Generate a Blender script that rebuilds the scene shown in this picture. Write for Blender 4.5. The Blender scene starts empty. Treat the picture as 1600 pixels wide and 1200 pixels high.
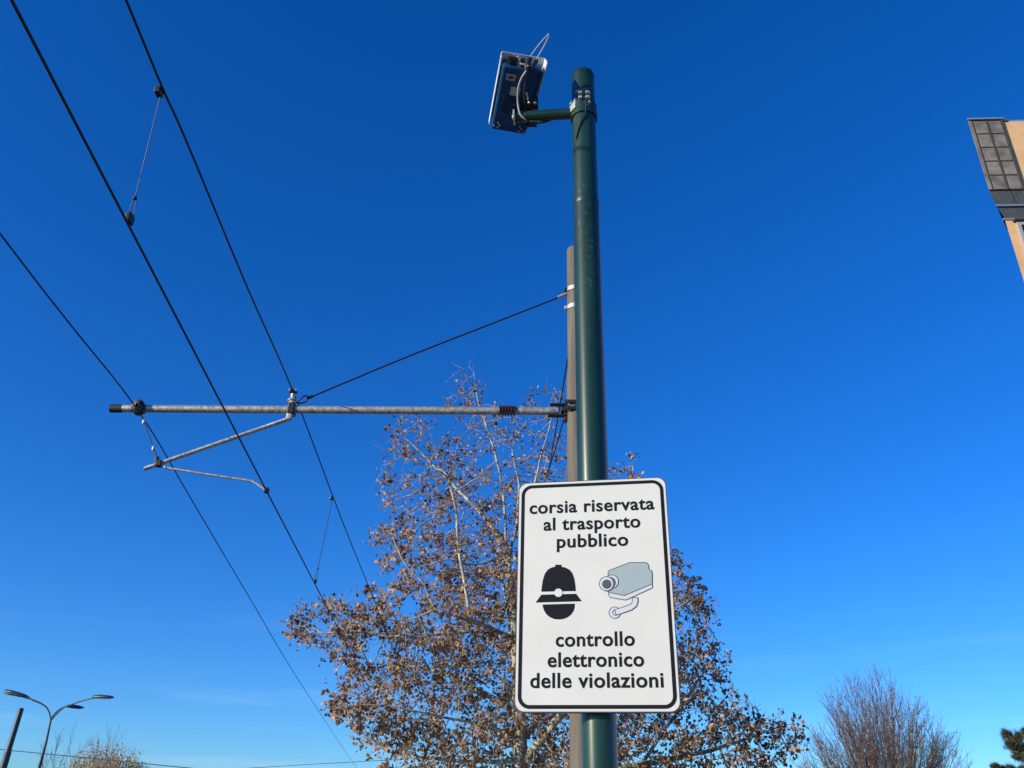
import bpy, math, random
import numpy as np
from mathutils import Vector as V, Matrix
R_ = math.radians
random.seed(7); rng = np.random.default_rng(7)
sc = bpy.context.scene
COL = sc.collection

# ------------------------------------------------------------------ camera
FPX, PITCH, ROLL, YAW = 1338.12, R_(27.658), R_(1.3204), R_(3.4496)
CAM = V((0, 0, 1.6))
FW = V((math.sin(YAW)*math.cos(PITCH), math.cos(YAW)*math.cos(PITCH), math.sin(PITCH)))
R0 = V((math.cos(YAW), -math.sin(YAW), 0)); U0 = R0.cross(FW)
RT = R0*math.cos(ROLL) + U0*math.sin(ROLL); UP = RT.cross(FW)
cd = bpy.data.cameras.new('camera'); cd.sensor_width = 36; cd.lens = 36*FPX/1600
cd.clip_start = 0.05; cd.clip_end = 5000
co = bpy.data.objects.new('camera', cd); COL.objects.link(co)
co.matrix_world = Matrix(((RT.x, UP.x, -FW.x, CAM.x), (RT.y, UP.y, -FW.y, CAM.y), (RT.z, UP.z, -FW.z, CAM.z), (0, 0, 0, 1)))
sc.camera = co

# ------------------------------------------------------------------ sky, sun, exposure
SUN_EL, SUN_AZ = R_(15), R_(244)          # azimuth clockwise from +Y
SKY_STRENGTH, SUN_STRENGTH, EXPOSURE = 0.15, 5.0, 0.0
w = bpy.data.worlds.new('World'); sc.world = w; w.use_nodes = True
nt = w.node_tree; nt.nodes.clear(); N = nt.nodes.new; L = nt.links.new
wo = N('ShaderNodeOutputWorld'); bg = N('ShaderNodeBackground'); sky = N('ShaderNodeTexSky')
sky.sky_type = 'NISHITA'; sky.sun_disc = False; sky.sun_elevation = SUN_EL; sky.sun_rotation = SUN_AZ
sky.altitude = 300; sky.air_density = 1.0; sky.dust_density = 0.3; sky.ozone_density = 3.0
hs = N('ShaderNodeHueSaturation'); hs.inputs['Saturation'].default_value = 1.32
L(sky.outputs['Color'], hs.inputs['Color'])
# thin cirrus streaks low in the sky
tc = N('ShaderNodeTexCoord'); mp = N('ShaderNodeMapping'); mp.inputs['Rotation'].default_value = (0, R_(-7), 0)
mp.inputs['Scale'].default_value = (2.2, 2.2, 26)
nz = N('ShaderNodeTexNoise'); nz.inputs['Scale'].default_value = 1.6; nz.inputs['Detail'].default_value = 6
rp = N('ShaderNodeValToRGB'); rp.color_ramp.elements[0].position = .53; rp.color_ramp.elements[1].position = .8
L(tc.outputs['Generated'], mp.inputs['Vector']); L(mp.outputs[0], nz.inputs['Vector']); L(nz.outputs['Fac'], rp.inputs['Fac'])
sp = N('ShaderNodeSeparateXYZ'); L(tc.outputs['Generated'], sp.inputs[0])
mr = N('ShaderNodeMapRange'); mr.inputs['From Min'].default_value = .22; mr.inputs['From Max'].default_value = .06
mr.inputs['To Min'].default_value = 0; mr.inputs['To Max'].default_value = .11
L(sp.outputs['Z'], mr.inputs['Value'])
mu = N('ShaderNodeMath'); mu.operation = 'MULTIPLY'; L(rp.outputs['Color'], mu.inputs[0]); L(mr.outputs[0], mu.inputs[1])
mx = N('ShaderNodeMix'); mx.data_type = 'RGBA'; mx.inputs['B'].default_value = (9, 9.6, 10.5, 1)
tn = N('ShaderNodeMix'); tn.data_type = 'RGBA'; tn.blend_type = 'MULTIPLY'; tn.inputs['Factor'].default_value = 1
tn.inputs['B'].default_value = (.505, .88, 1.41, 1); L(hs.outputs[0], tn.inputs['A'])      # deep clear winter blue
L(mu.outputs[0], mx.inputs['Factor']); L(tn.outputs['Result'], mx.inputs['A'])
L(mx.outputs['Result'], bg.inputs['Color']); bg.inputs['Strength'].default_value = SKY_STRENGTH
L(bg.outputs[0], wo.inputs['Surface'])
SD = V((math.sin(SUN_AZ)*math.cos(SUN_EL), math.cos(SUN_AZ)*math.cos(SUN_EL), math.sin(SUN_EL)))
ld = bpy.data.lights.new('sun', 'SUN'); ld.energy = SUN_STRENGTH; ld.angle = R_(.53); ld.color = (1, .90, .74)
lo = bpy.data.objects.new('sun', ld); COL.objects.link(lo)
lo.rotation_euler = SD.to_track_quat('Z', 'Y').to_euler(); lo.location = SD*50
vs = sc.view_settings; vs.view_transform = 'Standard'; vs.look = 'None'; vs.exposure = EXPOSURE; vs.gamma = 1
sc.render.engine = 'CYCLES'

# ------------------------------------------------------------------ measuring helpers (photo point -> place in the street)
def ray(x, y):
    return (FW + RT*((x-800)/FPX) - UP*((y-600)/FPX)).normalized()
def on(x, y, p, n):
    d = ray(x, y); n = V(n); return CAM + d*((V(p)-CAM).dot(n)/d.dot(n))
def atY(x, y, Y): return on(x, y, (0, Y, 0), (0, 1, 0))
def atZ(x, y, Z): return on(x, y, (0, 0, Z), (0, 0, 1))
def depth(p): return (V(p)-CAM).dot(FW)
def px2m(n, p): return n*depth(p)/FPX

# ------------------------------------------------------------------ materials
def mat(name, col, rough=.6, metal=0, var=.12, scale=8, bump=0, bscale=60, coat=0, col2=None, spec=.5, stretch=None, speck=0, speckcol=(.4, .4, .36)):
    m = bpy.data.materials.new(name); m.use_nodes = True; t = m.node_tree; b = t.nodes['Principled BSDF']
    b.inputs['Roughness'].default_value = rough; b.inputs['Metallic'].default_value = metal
    b.inputs['Specular IOR Level'].default_value = spec
    if coat: b.inputs['Coat Weight'].default_value = coat; b.inputs['Coat Roughness'].default_value = .27
    c = t.nodes.new('ShaderNodeTexCoord'); src = c.outputs['Object']
    if stretch:
        q = t.nodes.new('ShaderNodeMapping'); q.inputs['Scale'].default_value = stretch; t.links.new(src, q.inputs[0]); src = q.outputs[0]
    n = t.nodes.new('ShaderNodeTexNoise'); n.inputs['Scale'].default_value = scale; n.inputs['Detail'].default_value = 5
    t.links.new(src, n.inputs['Vector'])
    r = t.nodes.new('ShaderNodeValToRGB'); e = r.color_ramp.elements
    e[0].position = .32; e[1].position = .68
    lo_ = [max(0, v*(1-var)) for v in col]; hi = [min(1, v*(1+var)) for v in (col2 or col)]
    e[0].color = (*lo_, 1); e[1].color = (*hi, 1)
    t.links.new(n.outputs['Fac'], r.inputs['Fac']); t.links.new(r.outputs[0], b.inputs['Base Color'])
    if speck:                                       # wear: chips, dust spots and streaks
        n3 = t.nodes.new('ShaderNodeTexNoise'); n3.inputs['Scale'].default_value = 55; n3.inputs['Detail'].default_value = 3
        n4 = t.nodes.new('ShaderNodeTexNoise'); n4.inputs['Scale'].default_value = 4; n4.inputs['Detail'].default_value = 4
        t.links.new(c.outputs['Object'], n3.inputs['Vector']); t.links.new(src, n4.inputs['Vector'])
        ad = t.nodes.new('ShaderNodeMath'); ad.operation = 'ADD'; t.links.new(n3.outputs['Fac'], ad.inputs[0]); t.links.new(n4.outputs['Fac'], ad.inputs[1])
        m3 = t.nodes.new('ShaderNodeMapRange'); m3.inputs['From Min'].default_value = 1.18; m3.inputs['From Max'].default_value = 1.32; m3.inputs['To Max'].default_value = speck
        t.links.new(ad.outputs[0], m3.inputs['Value'])
        m4 = t.nodes.new('ShaderNodeMix'); m4.data_type = 'RGBA'; m4.inputs['B'].default_value = (*speckcol, 1)
        t.links.new(m3.outputs[0], m4.inputs['Factor']); t.links.new(r.outputs[0], m4.inputs['A']); t.links.new(m4.outputs['Result'], b.inputs['Base Color'])
        m5 = t.nodes.new('ShaderNodeMapRange'); m5.inputs['To Min'].default_value = rough*.8; m5.inputs['To Max'].default_value = min(1, rough*1.3)
        t.links.new(n4.outputs['Fac'], m5.inputs['Value']); t.links.new(m5.outputs[0], b.inputs['Roughness'])
    if bump:
        n2 = t.nodes.new('ShaderNodeTexNoise'); n2.inputs['Scale'].default_value = bscale; n2.inputs['Detail'].default_value = 4
        t.links.new(src, n2.inputs['Vector'])
        bp = t.nodes.new('ShaderNodeBump'); bp.inputs['Strength'].default_value = bump; bp.inputs['Distance'].default_value = .01
        t.links.new(n2.outputs['Fac'], bp.inputs['Height']); t.links.new(bp.outputs[0], b.inputs['Normal'])
    return m
def leafmat(name, cols, trans=.25):
    m = bpy.data.materials.new(name); m.use_nodes = True; t = m.node_tree; b = t.nodes['Principled BSDF']
    b.inputs['Roughness'].default_value = .65; b.inputs['Specular IOR Level'].default_value = .35
    a = t.nodes.new('ShaderNodeAttribute'); a.attribute_name = 'tint'
    r = t.nodes.new('ShaderNodeValToRGB'); e = r.color_ramp.elements
    while len(e) < len(cols): e.new(.5)
    for i, c in enumerate(cols): e[i].position = i/(len(cols)-1); e[i].color = (*c, 1)
    t.links.new(a.outputs['Fac'], r.inputs[0]); t.links.new(r.outputs[0], b.inputs['Base Color'])
    tr = t.nodes.new('ShaderNodeBsdfTranslucent'); t.links.new(r.outputs[0], tr.inputs[0])
    mxs = t.nodes.new('ShaderNodeMixShader'); mxs.inputs[0].default_value = trans
    t.links.new(b.outputs[0], mxs.inputs[1]); t.links.new(tr.outputs[0], mxs.inputs[2])
    t.links.new(mxs.outputs[0], t.nodes['Material Output'].inputs[0])
    return m
M = dict(
    green=mat('green_paint', (.010, .042, .024), .42, var=.25, scale=7, bump=.015, bscale=25, coat=.7, stretch=(1, 1, .25), speck=.3, speckcol=(.13, .15, .12), spec=.22),
    greend=mat('dark_green_paint', (.008, .035, .03), .4, var=.2),
    mast=mat('taupe_paint', (.145, .122, .086), .8, var=.2, scale=5, bump=.08, stretch=(2, 2, .25), speck=.5, speckcol=(.07, .05, .03)),
    galv=mat('galvanised_steel', (.42, .38, .31), .5, .55, var=.3, scale=18, bump=.05, col2=(.5, .46, .38), speck=.7, speckcol=(.17, .09, .045)),
    pale=mat('pale_steel', (.55, .52, .46), .45, .5, var=.15),
    dark=mat('dark_iron', (.03, .032, .035), .5, .4, var=.35, scale=30),
    black=mat('black_rubber', (.018, .018, .02), .55, var=.2),
    red=mat('red_brown_insulator', (.06, .022, .02), .45, var=.2),
    wire=mat('weathered_wire', (.018, .017, .02), .55, .3, var=.2),
    thin=mat('thin_wire', (.10, .10, .11), .5, .5, var=.2),
    signw=mat('sign_sheeting', (.70, .68, .60), .5, var=.012, scale=6, bump=.006, bscale=300, col2=(.72, .70, .62), spec=.3),
    signb=mat('sign_black', (.009, .010, .013), .6, var=.1, spec=.15),
    signg=mat('sign_grey_green', (.36, .43, .41), .4, var=.05, scale=80),
    signl=mat('sign_light_grey', (.66, .64, .65), .4, var=.03),
    signd=mat('sign_dark_grey', (.07, .10, .11), .4, var=.05),
    rim=mat('sign_rim', (.10, .105, .115), .4, .5, var=.2),
    blue=mat('camera_blue_paint', (.012, .06, .16), .45, var=.12, scale=14, spec=.25),
    blued=mat('camera_plate', (.006, .03, .085), .5, var=.12, spec=.2),
    white=mat('white_paint', (.78, .77, .74), .4, var=.06, scale=12),
    label=mat('paper_label', (.42, .40, .34), .6, var=.15, scale=60),
    smudge=mat('label_print', (.07, .07, .07), .6, var=.4, scale=90),
    cable=mat('grey_cable', (.50, .49, .45), .4, var=.06),
    steel=mat('bright_bolt', (.6, .57, .48), .3, .8, var=.1),
    lamp=mat('lamp_grey_green', (.05, .07, .075), .45, .2, var=.2),
    glass=mat('lamp_glass', (.25, .27, .28), .15, var=.1),
    bark=mat('plane_bark', (.22, .19, .12), .85, var=.25, scale=5, bump=.5, bscale=14, col2=(.50, .47, .33), stretch=(1, 1, .5)),
    twig=mat('twig_bark', (.22, .185, .14), .85, var=.3, scale=3, col2=(.42, .37, .30)),
    twigd=mat('bare_twig', (.10, .074, .058), .9, var=.3, scale=2, col2=(.19, .135, .105)),
    twigy=mat('ochre_twig', (.26, .18, .12), .9, var=.3, scale=2, col2=(.40, .28, .18)),
    ball=mat('seed_ball', (.055, .035, .022), .9, var=.3),
    leaf=leafmat('dry_leaf', [(.05, .026, .014), (.16, .085, .04), (.38, .22, .105), (.58, .38, .22), (.74, .54, .37)]),
    gold=leafmat('golden_leaf', [(.26, .16, .06), (.56, .37, .16), (.76, .56, .30)]),
    needle=leafmat('pine_needle', [(.022, .03, .013), (.055, .065, .024), (.12, .115, .045)], .1),
    bud=leafmat('rusty_bud', [(.08, .045, .03), (.18, .10, .065)], .1),
    stucco=mat('orange_stucco', (.72, .43, .20), .9, var=.06, scale=3, bump=.2, bscale=60, col2=(.76, .47, .23)),
    slate=mat('slate_panel', (.18, .15, .115), .6, .0, var=.25, scale=3, bump=.08, col2=(.23, .20, .155), speck=.4, speckcol=(.30, .27, .22)),
    slated=mat('slate_seam', (.055, .052, .05), .6, var=.2),
    soffit=mat('soffit_metal', (.10, .105, .10), .55, .2, var=.2),
    flash=mat('metal_flashing', (.50, .51, .53), .35, .6, var=.1),
    pane=mat('window_glass', (.04, .05, .06), .08, var=.2),
    shutter=mat('grey_shutter', (.36, .35, .34), .6, var=.08),
    roofm=mat('roof_sheet', (.12, .11, .10), .7, var=.2),
    asphalt=mat('asphalt', (.05, .05, .052), .9, var=.25, scale=3, bump=.3, bscale=120),
    paving=mat('paving_stone', (.24, .23, .21), .85, var=.15, scale=2, bump=.2),
    earth=mat('dry_grass', (.09, .085, .045), .95, var=.3, scale=1.5, bump=.4),
    kerb=mat('kerb_stone', (.32, .31, .29), .8, var=.12),
)

# ------------------------------------------------------------------ mesh building
def basis(d):
    d = V(d).normalized(); a = V((0, 0, 1)) if abs(d.z) < .9 else V((1, 0, 0))
    u = d.cross(a).normalized(); return u, d.cross(u).normalized()
class MB:
    def __init__(s): s.v = []; s.f = []; s.sm = []
    def add(s, vs, fs, smooth=False):
        o = len(s.v); s.v += [tuple(p) for p in vs]; s.f += [tuple(i+o for i in f) for f in fs]; s.sm += [smooth]*len(fs); return s
    def tube(s, pts, r, n=10, cap=True):
        pts = [V(p) for p in pts]; k = len(pts)
        rs = [r]*k if not hasattr(r, '__len__') else r
        vs = []; u = None
        for i, p in enumerate(pts):
            d = (pts[min(i+1, k-1)]-pts[max(i-1, 0)])
            if d.length < 1e-9: d = V((0, 0, 1))
            d.normalize()
            if u is None: u, q = basis(d)
            else:
                u = u - d*u.dot(d)
                if u.length < 1e-5: u, q = basis(d)
                u.normalize()
            q = d.cross(u)
            for j in range(n):
                a = 2*math.pi*j/n; vs.append(p + (u*math.cos(a)+q*math.sin(a))*rs[i])
        fs = [(i*n+j, i*n+(j+1) % n, (i+1)*n+(j+1) % n, (i+1)*n+j) for i in range(k-1) for j in range(n)]
        s.add(vs, fs, True)
        if cap and n > 3:
            o = len(vs); s.add(vs[:n], [tuple(range(n))[::-1]]); s.add(vs[o-n:], [tuple(range(n))])
        return s
    def lathe(s, p, d, prof, n=20):
        """prof: (distance along d, radius)"""
        p = V(p); d = V(d).normalized(); u, q = basis(d)
        rg = lambda t, r: [p + d*t + (u*math.cos(2*math.pi*j/n)+q*math.sin(2*math.pi*j/n))*r for j in range(n)]
        runs = [[prof[0]]]
        for i in range(1, len(prof)):
            if i >= 2:
                a0 = math.atan2(prof[i-1][1]-prof[i-2][1], prof[i-1][0]-prof[i-2][0]); a1 = math.atan2(prof[i][1]-prof[i-1][1], prof[i][0]-prof[i-1][0])
                if abs((a1-a0+math.pi) % (2*math.pi)-math.pi) > .42: runs.append([prof[i-1]])
            runs[-1].append(prof[i])
        for rn in runs:
            vs = sum([rg(*x) for x in rn], []); k = len(rn)
            s.add(vs, [(i*n+j, i*n+(j+1) % n, (i+1)*n+(j+1) % n, (i+1)*n+j) for i in range(k-1) for j in range(n)], True)
        s.add(rg(*prof[0]), [tuple(range(n))[::-1]]); s.add(rg(*prof[-1]), [tuple(range(n))]); return s
    def box(s, c, ax, sz):
        c = V(c); a = [V(x).normalized()*h/2 for x, h in zip(ax, sz)]
        vs = [c + a[0]*i + a[1]*j + a[2]*k for i in (-1, 1) for j in (-1, 1) for k in (-1, 1)]
        return s.add(vs, [(0, 1, 3, 2), (4, 6, 7, 5), (0, 4, 5, 1), (2, 3, 7, 6), (0, 2, 6, 4), (1, 5, 7, 3)])
    def hexa(s, lo4, hi4):
        vs = list(lo4)+list(hi4)
        return s.add(vs, [(3, 2, 1, 0), (4, 5, 6, 7), (0, 1, 5, 4), (1, 2, 6, 5), (2, 3, 7, 6), (3, 0, 4, 7)])
    def prism(s, loop, off):
        k = len(loop); lo4 = [V(p) for p in loop]; hi4 = [p+V(off) for p in lo4]
        s.add(lo4+hi4, [tuple(range(k))[::-1], tuple(range(k, 2*k))] + [(i, (i+1) % k, k+(i+1) % k, k+i) for i in range(k)]); return s
    def ball(s, c, r, n=10, m=6, sq=(1, 1, 1)):
        c = V(c); vs = [c+V((0, 0, r*sq[2]))]
        for i in range(1, m):
            t = math.pi*i/m
            for j in range(n):
                a = 2*math.pi*j/n; vs.append(c+V((r*sq[0]*math.sin(t)*math.cos(a), r*sq[1]*math.sin(t)*math.sin(a), r*sq[2]*math.cos(t))))
        vs.append(c-V((0, 0, r*sq[2]))); e = len(vs)-1
        fs = [(0, 1+j, 1+(j+1) % n) for j in range(n)]
        fs += [(1+i*n+j, 1+(i+1)*n+j, 1+(i+1)*n+(j+1) % n, 1+i*n+(j+1) % n) for i in range(m-2) for j in range(n)]
        fs += [(e, 1+(m-2)*n+(j+1) % n, 1+(m-2)*n+j) for j in range(n)]
        return s.add(vs, fs, True)
    def build(s, name, m, parent=None, bevel=0):
        me = bpy.data.meshes.new(name); me.from_pydata(s.v, [], s.f); me.validate()
        if len(me.polygons) == len(s.sm): me.polygons.foreach_set('use_smooth', s.sm)
        return link(name, me, m, parent, bevel)
def link(name, me, m, parent=None, bevel=0):
    o = bpy.data.objects.new(name, me); COL.objects.link(o)
    me.materials.clear(); me.materials.append(M[m] if isinstance(m, str) else m)
    if bevel:
        b = o.modifiers.new('bevel', 'BEVEL'); b.width = bevel; b.segments = 2; b.limit_method = 'ANGLE'
    if parent:
        o.parent = parent
        off = V((0, 0, 0)); q = parent
        while q: off += V(q.location); q = q.parent
        o.location = -off
    return o
def tag(o, label=None, cat=None, group=None, kind=None):
    for k, v in (('label', label), ('category', cat), ('group', group), ('kind', kind)):
        if v: o[k] = v
    return o
def thing(name, loc, label, cat, group=None):
    o = bpy.data.objects.new(name, None); COL.objects.link(o); o.location = loc; o.empty_display_size = .2
    return tag(o, label, cat, group)
def poly_mesh(name, verts, faces, m, parent, tint=None, smooth=False):
    verts = np.asarray(verts, dtype=np.float32); me = bpy.data.meshes.new(name)
    if isinstance(faces, np.ndarray):
        nf, k = faces.shape; me.vertices.add(len(verts)); me.vertices.foreach_set('co', verts.ravel())
        me.loops.add(nf*k); me.loops.foreach_set('vertex_index', faces.astype(np.int32).ravel())
        me.polygons.add(nf); me.polygons.foreach_set('loop_start', np.arange(0, nf*k, k, dtype=np.int32))
        me.update(calc_edges=True)
    else: me.from_pydata(verts.tolist(), [], faces)
    if tint is not None:
        a = me.attributes.new('tint', 'FLOAT', 'POINT'); a.data.foreach_set('value', np.asarray(tint, dtype=np.float32))
    if smooth: me.polygons.foreach_set('use_smooth', [True]*len(me.polygons))
    me.validate()
    return link(name, me, m, parent)
def smooth_line(pts, n=8):
    """Catmull-Rom through the points"""
    P = [V(p) for p in pts]; P = [P[0]*2-P[1]]+P+[P[-1]*2-P[-2]]; out = []
    for i in range(1, len(P)-2):
        a, b, c, d = P[i-1:i+3]
        for k in range(n):
            t = k/n
            out.append(.5*((2*b)+(c-a)*t+(2*a-5*b+4*c-d)*t*t+(3*b-a-3*c+d)*t**3))
    out.append(P[-2]); return out
X, Y, Z = V((1, 0, 0)), V((0, 1, 0)), V((0, 0, 1))

# ------------------------------------------------------------------ setting: ground, road, pavement
g = MB().add([(-1500, -1500, -.13), (1500, -1500, -.13), (1500, 1500, -.13), (-1500, 1500, -.13)], [(0, 1, 2, 3)]).build('ground', 'earth'); tag(g, kind='structure')
g = MB().add([(-13, -200, -.12), (-1.3, -200, -.12), (-1.3, 300, -.12), (-13, 300, -.12)], [(0, 1, 2, 3)]).build('road', 'asphalt'); tag(g, kind='structure')
g = MB().box((3.35, 50, -.07), (X, Y, Z), (9, 500, .14)).build('pavement', 'paving'); tag(g, kind='structure')
g = MB().box((-1.225, 50, -.065), (X, Y, Z), (.15, 500, .14)).build('kerb', 'kerb', bevel=.02); tag(g, kind='structure')

# ------------------------------------------------------------------ green pole
YS = R_(-14.02)                                     # the sign's turn about the vertical
SU = V((math.cos(YS), math.sin(YS), 0)); SN = V((math.sin(YS), -math.cos(YS), 0))   # along the sign, out of its face
SC = V((.5342, 3.2867, 2.4469))
PC = V((.558, 3.384, 0)); PR = .0655; PTOP = 5.33
pole = thing('street_pole', PC, 'glossy dark green round steel pole carrying the white sign and the traffic camera', 'pole')
MB().lathe(PC, Z, [(.02, PR), (4.43, PR), (4.434, PR*.965), (PTOP-.03, PR*.965)], 48).build('shaft', 'green', pole)
MB().lathe(PC, Z, [(PTOP-.03, PR*.985), (PTOP-.012, PR*.985), (PTOP+.004, PR*.9), (PTOP+.012, PR*.6), (PTOP+.014, .01)], 40).build('cap', 'green', pole)
MB().lathe(PC, Z, [(4.405, PR+.0005), (4.41, PR+.0022), (4.432, PR+.0022), (4.437, PR*.97)], 48).build('joint_ring', 'greend', pole)
MB().lathe(PC, Z, [(0, .14), (.02, .14), (.021, PR+.02), (.2, PR+.004)], 32).build('base_plate', 'greend', pole)

# ------------------------------------------------------------------ sign
SZ = (Z*math.cos(R_(1.0)) - SN*math.sin(R_(1.0))).normalized(); SN2 = SU.cross(SZ)    # SN2 faces the camera
if SN2.dot(SN) < 0: SN2 = -SN2
W_, H_ = .600, .900
sgn = thing('traffic_sign', SC - Z*.45, 'white rectangular Italian notice sign about electronic lane control on the green pole', 'sign')
def sp3(u, v, h=0): return SC + SU*u + SZ*v + SN2*h
def suv(x, y):
    p = on(x, y, SC, SN2) - SC; return p.dot(SU), p.dot(SZ)
def rrect(w_, h_, r, n=9):
    o = []
    for cx, cy, a0 in ((w_/2-r, h_/2-r, 0), (-w_/2+r, h_/2-r, 90), (-w_/2+r, -h_/2+r, 180), (w_/2-r, -h_/2+r, 270)):
        for i in range(n+1):
            a = R_(a0+90*i/n); o.append((cx+r*math.cos(a), cy+r*math.sin(a)))
    return o
def ring(mb, w1, h1, r1, w2, h2, r2, ha, hb):
    A, B = rrect(w1, h1, r1), rrect(w2, h2, r2); k = len(A)
    vs = [sp3(*p, hb) for p in A]+[sp3(*p, hb) for p in B]+[sp3(*p, ha) for p in A]+[sp3(*p, ha) for p in B]
    fs = []
    for i in range(k):
        j = (i+1) % k
        fs += [(i, j, k+j, k+i), (2*k+i, i+0, 0, 0)][:1]
        fs += [(2*k+i, 2*k+j, j, i), (k+i, k+j, 3*k+j, 3*k+i), (3*k+i, 3*k+j, 2*k+j, 2*k+i)]
    return mb.add(vs, fs)
MB().prism([sp3(*p, -.004) for p in rrect(W_, H_, .034)], SN2*.004).build('panel', 'signw', sgn)
b = MB(); ring(b, W_+.007, H_+.007, .0375, W_+.0006, H_+.0006, .0342, -.026, -.001); b.build('rim', 'rim', sgn)
b = MB(); ring(b, W_-.018, H_-.018, .044, W_-.045, H_-.045, .031, .0003, .0011); b.build('border_line', 'signb', sgn)
for dz in (-.28, .28):      # clamps round the pole
    br = MB().box(sp3(0, dz, -.0095), (SU, SZ, SN2), (.42, .03, .011)).build('rail', 'rim', sgn)
    c0 = PC + Z*(SC.z+dz)
    cl = MB().lathe(c0-Z*.015, Z, [(0, PR+.004), (.03, PR+.004)], 32).build('pole_clamp', 'rim', sgn)

def face(loop, h, t=.0008): return MB().prism([sp3(u, v, h) for u, v in loop], SN2*t)
def text_line(s, x0, x1, yb0, yb1, xh_px):
    u0, v0 = suv(x0, yb0); u1, v1 = suv(x1, yb1); v = (v0+v1)/2
    cu = bpy.data.curves.new('lettering', 'FONT'); cu.body = s; cu.size = 1; cu.offset = .021; cu.space_character = 1.06
    cu.resolution_u = 6; cu.extrude = 0
    tmp = bpy.data.objects.new('lettering_source', cu); COL.objects.link(tmp)
    dg = bpy.context.evaluated_depsgraph_get(); me = bpy.data.meshes.new_from_object(tmp.evaluated_get(dg))
    bpy.data.objects.remove(tmp); bpy.data.curves.remove(cu)
    xs = [q.co.x for q in me.vertices]; mnx, mxx = min(xs), max(xs); k = (u1-u0)/(mxx-mnx); ky = xh_px
    base = 0
    for q in me.vertices: q.co = sp3(u0+(q.co.x-mnx)*k, v+(q.co.y-base)*ky, .0012)
    ob = link('lettering', me, 'signb', sgn); return ob, k
CX = lambda x, y: (790+x/3, 730+y/3)
LINES = [('corsia riservata', 112, 698, 217, 198), ('al trasporto', 178, 632, 297, 281), ('pubblico', 240, 575, 376, 368),
         ('controllo', 235, 606, 840, 836), ('elettronico', 197, 650, 937, 932), ('delle violazioni', 115, 742, 1035, 1030)]
TEXTH = .0755
for s, x0, x1, y0, y1 in LINES:
    a, b_ = CX(x0, y0), CX(x1, y1); text_line(s, a[0], b_[0], a[1], b_[1], TEXTH)
P7 = lambda x, y: suv(820+x/6.957, 860+y/6.957)
def arc7(cx, cy, r, a0=0, a1=360, n=28, ry=None):
    ry = ry or r; return [(cx+r*math.cos(R_(a0+(a1-a0)*i/n)), cy+ry*math.sin(R_(a0+(a1-a0)*i/n))) for i in range(n if a1-a0 == 360 else n+1)]
F7 = lambda pts, h: face([P7(*p) for p in pts], h)
# helmet pictogram
hel = thing('helmet_symbol', SC, None, None); hel.parent = sgn; hel.location = SC-V(sgn.location)
CAPS = [(180, 449), (186, 385), (198, 315), (218, 255), (248, 212), (288, 187), (330, 177), (331, 156), (398, 156), (399, 178), (445, 188), (488, 212), (518, 252), (538, 312), (549, 380), (554, 442)]
F7(CAPS, .0003).build('crown', 'signb', hel)
F7([(180, 482), (557, 472), (618, 553), (118, 567)], .0003).build('brim', 'signb', hel)
F7([(193, 589), (543, 579), (540, 625), (526, 664), (500, 700), (462, 729), (415, 746), (365, 751), (315, 745), (268, 724), (232, 692), (208, 650), (196, 612)], .0003).build('face', 'signb', hel)
F7(arc7(365, 462, 45), .0014).build('badge', 'signw', hel)
# camera pictogram
cs = thing('camera_symbol', SC, None, None); cs.parent = sgn; cs.location = SC-V(sgn.location)
def stroke(pts, wd, h, closed=True):
    mb = MB(); k = len(pts); seg = k if closed else k-1
    for i in range(seg):
        (x0, y0), (x1, y1) = pts[i], pts[(i+1) % k]; d = math.hypot(x1-x0, y1-y0)
        if d < 1e-6: continue
        ex, ey = (x1-x0)/d*wd*.35, (y1-y0)/d*wd*.35; nx, ny = -(y1-y0)/d*wd/2, (x1-x0)/d*wd/2
        q = [(x0-ex+nx, y0-ey+ny), (x0-ex-nx, y0-ey-ny), (x1+ex-nx, y1+ey-ny), (x1+ex+nx, y1+ey+ny)]
        mb.add([sp3(*P7(*p), h+.00003*(i % 3)) for p in q], [(0, 1, 2, 3)])
    return mb
def outlined(name, pts, m, h, wd=8):
    a = F7(pts, h-.0006).build(name, m, cs); stroke(pts, wd, h+.0004).build('outline', 'signd', a)
BODY = [(905, 238), (918, 218), (1140, 133), (1312, 132), (1332, 140), (1342, 160), (1350, 205), (1376, 222), (1384, 240), (1385, 365), (1085, 491), (910, 457)]
outlined('underside', [(909, 457), (1085, 492), (1385, 366), (1388, 398), (1378, 412), (1105, 537), (1090, 539), (930, 513), (913, 490)], 'signl', .0010)
outlined('body', BODY, 'signg', .0012)
arm = []
ctr = [(1198, 515), (1198, 560), (1187, 592), (1150, 620), (985, 677)]
def offs(c, d):
    out = []
    for i, (x, y) in enumerate(c):
        a = c[max(i-1, 0)]; b2 = c[min(i+1, len(c)-1)]; l = math.hypot(b2[0]-a[0], b2[1]-a[1])
        out.append((x-(b2[1]-a[1])/l*d, y+(b2[0]-a[0])/l*d))
    return out
outlined('wall_rosette', arc7(978, 677, 62), 'signl', .0010)
l1, l2 = offs(ctr, 30), offs(ctr, -30)
endcap = arc7(985, 677, 30, 70, 250, 8)
ARM = l2 + endcap[::-1][0:0] + list(reversed(l1)) if False else l1 + endcap + list(reversed(l2))
outlined('arm', ARM, 'signl', .0018)
outlined('lens_hood', arc7(945, 340, 72), 'signl', .0022)
F7(arc7(925, 352, 62), .0028).build('lens_ring', 'signd', cs)
outlined('lens_rim', arc7(888, 365, 77), 'signl', .0036)
F7(arc7(891, 370, 50), .0042).build('lens_glass', 'signd', cs)

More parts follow.
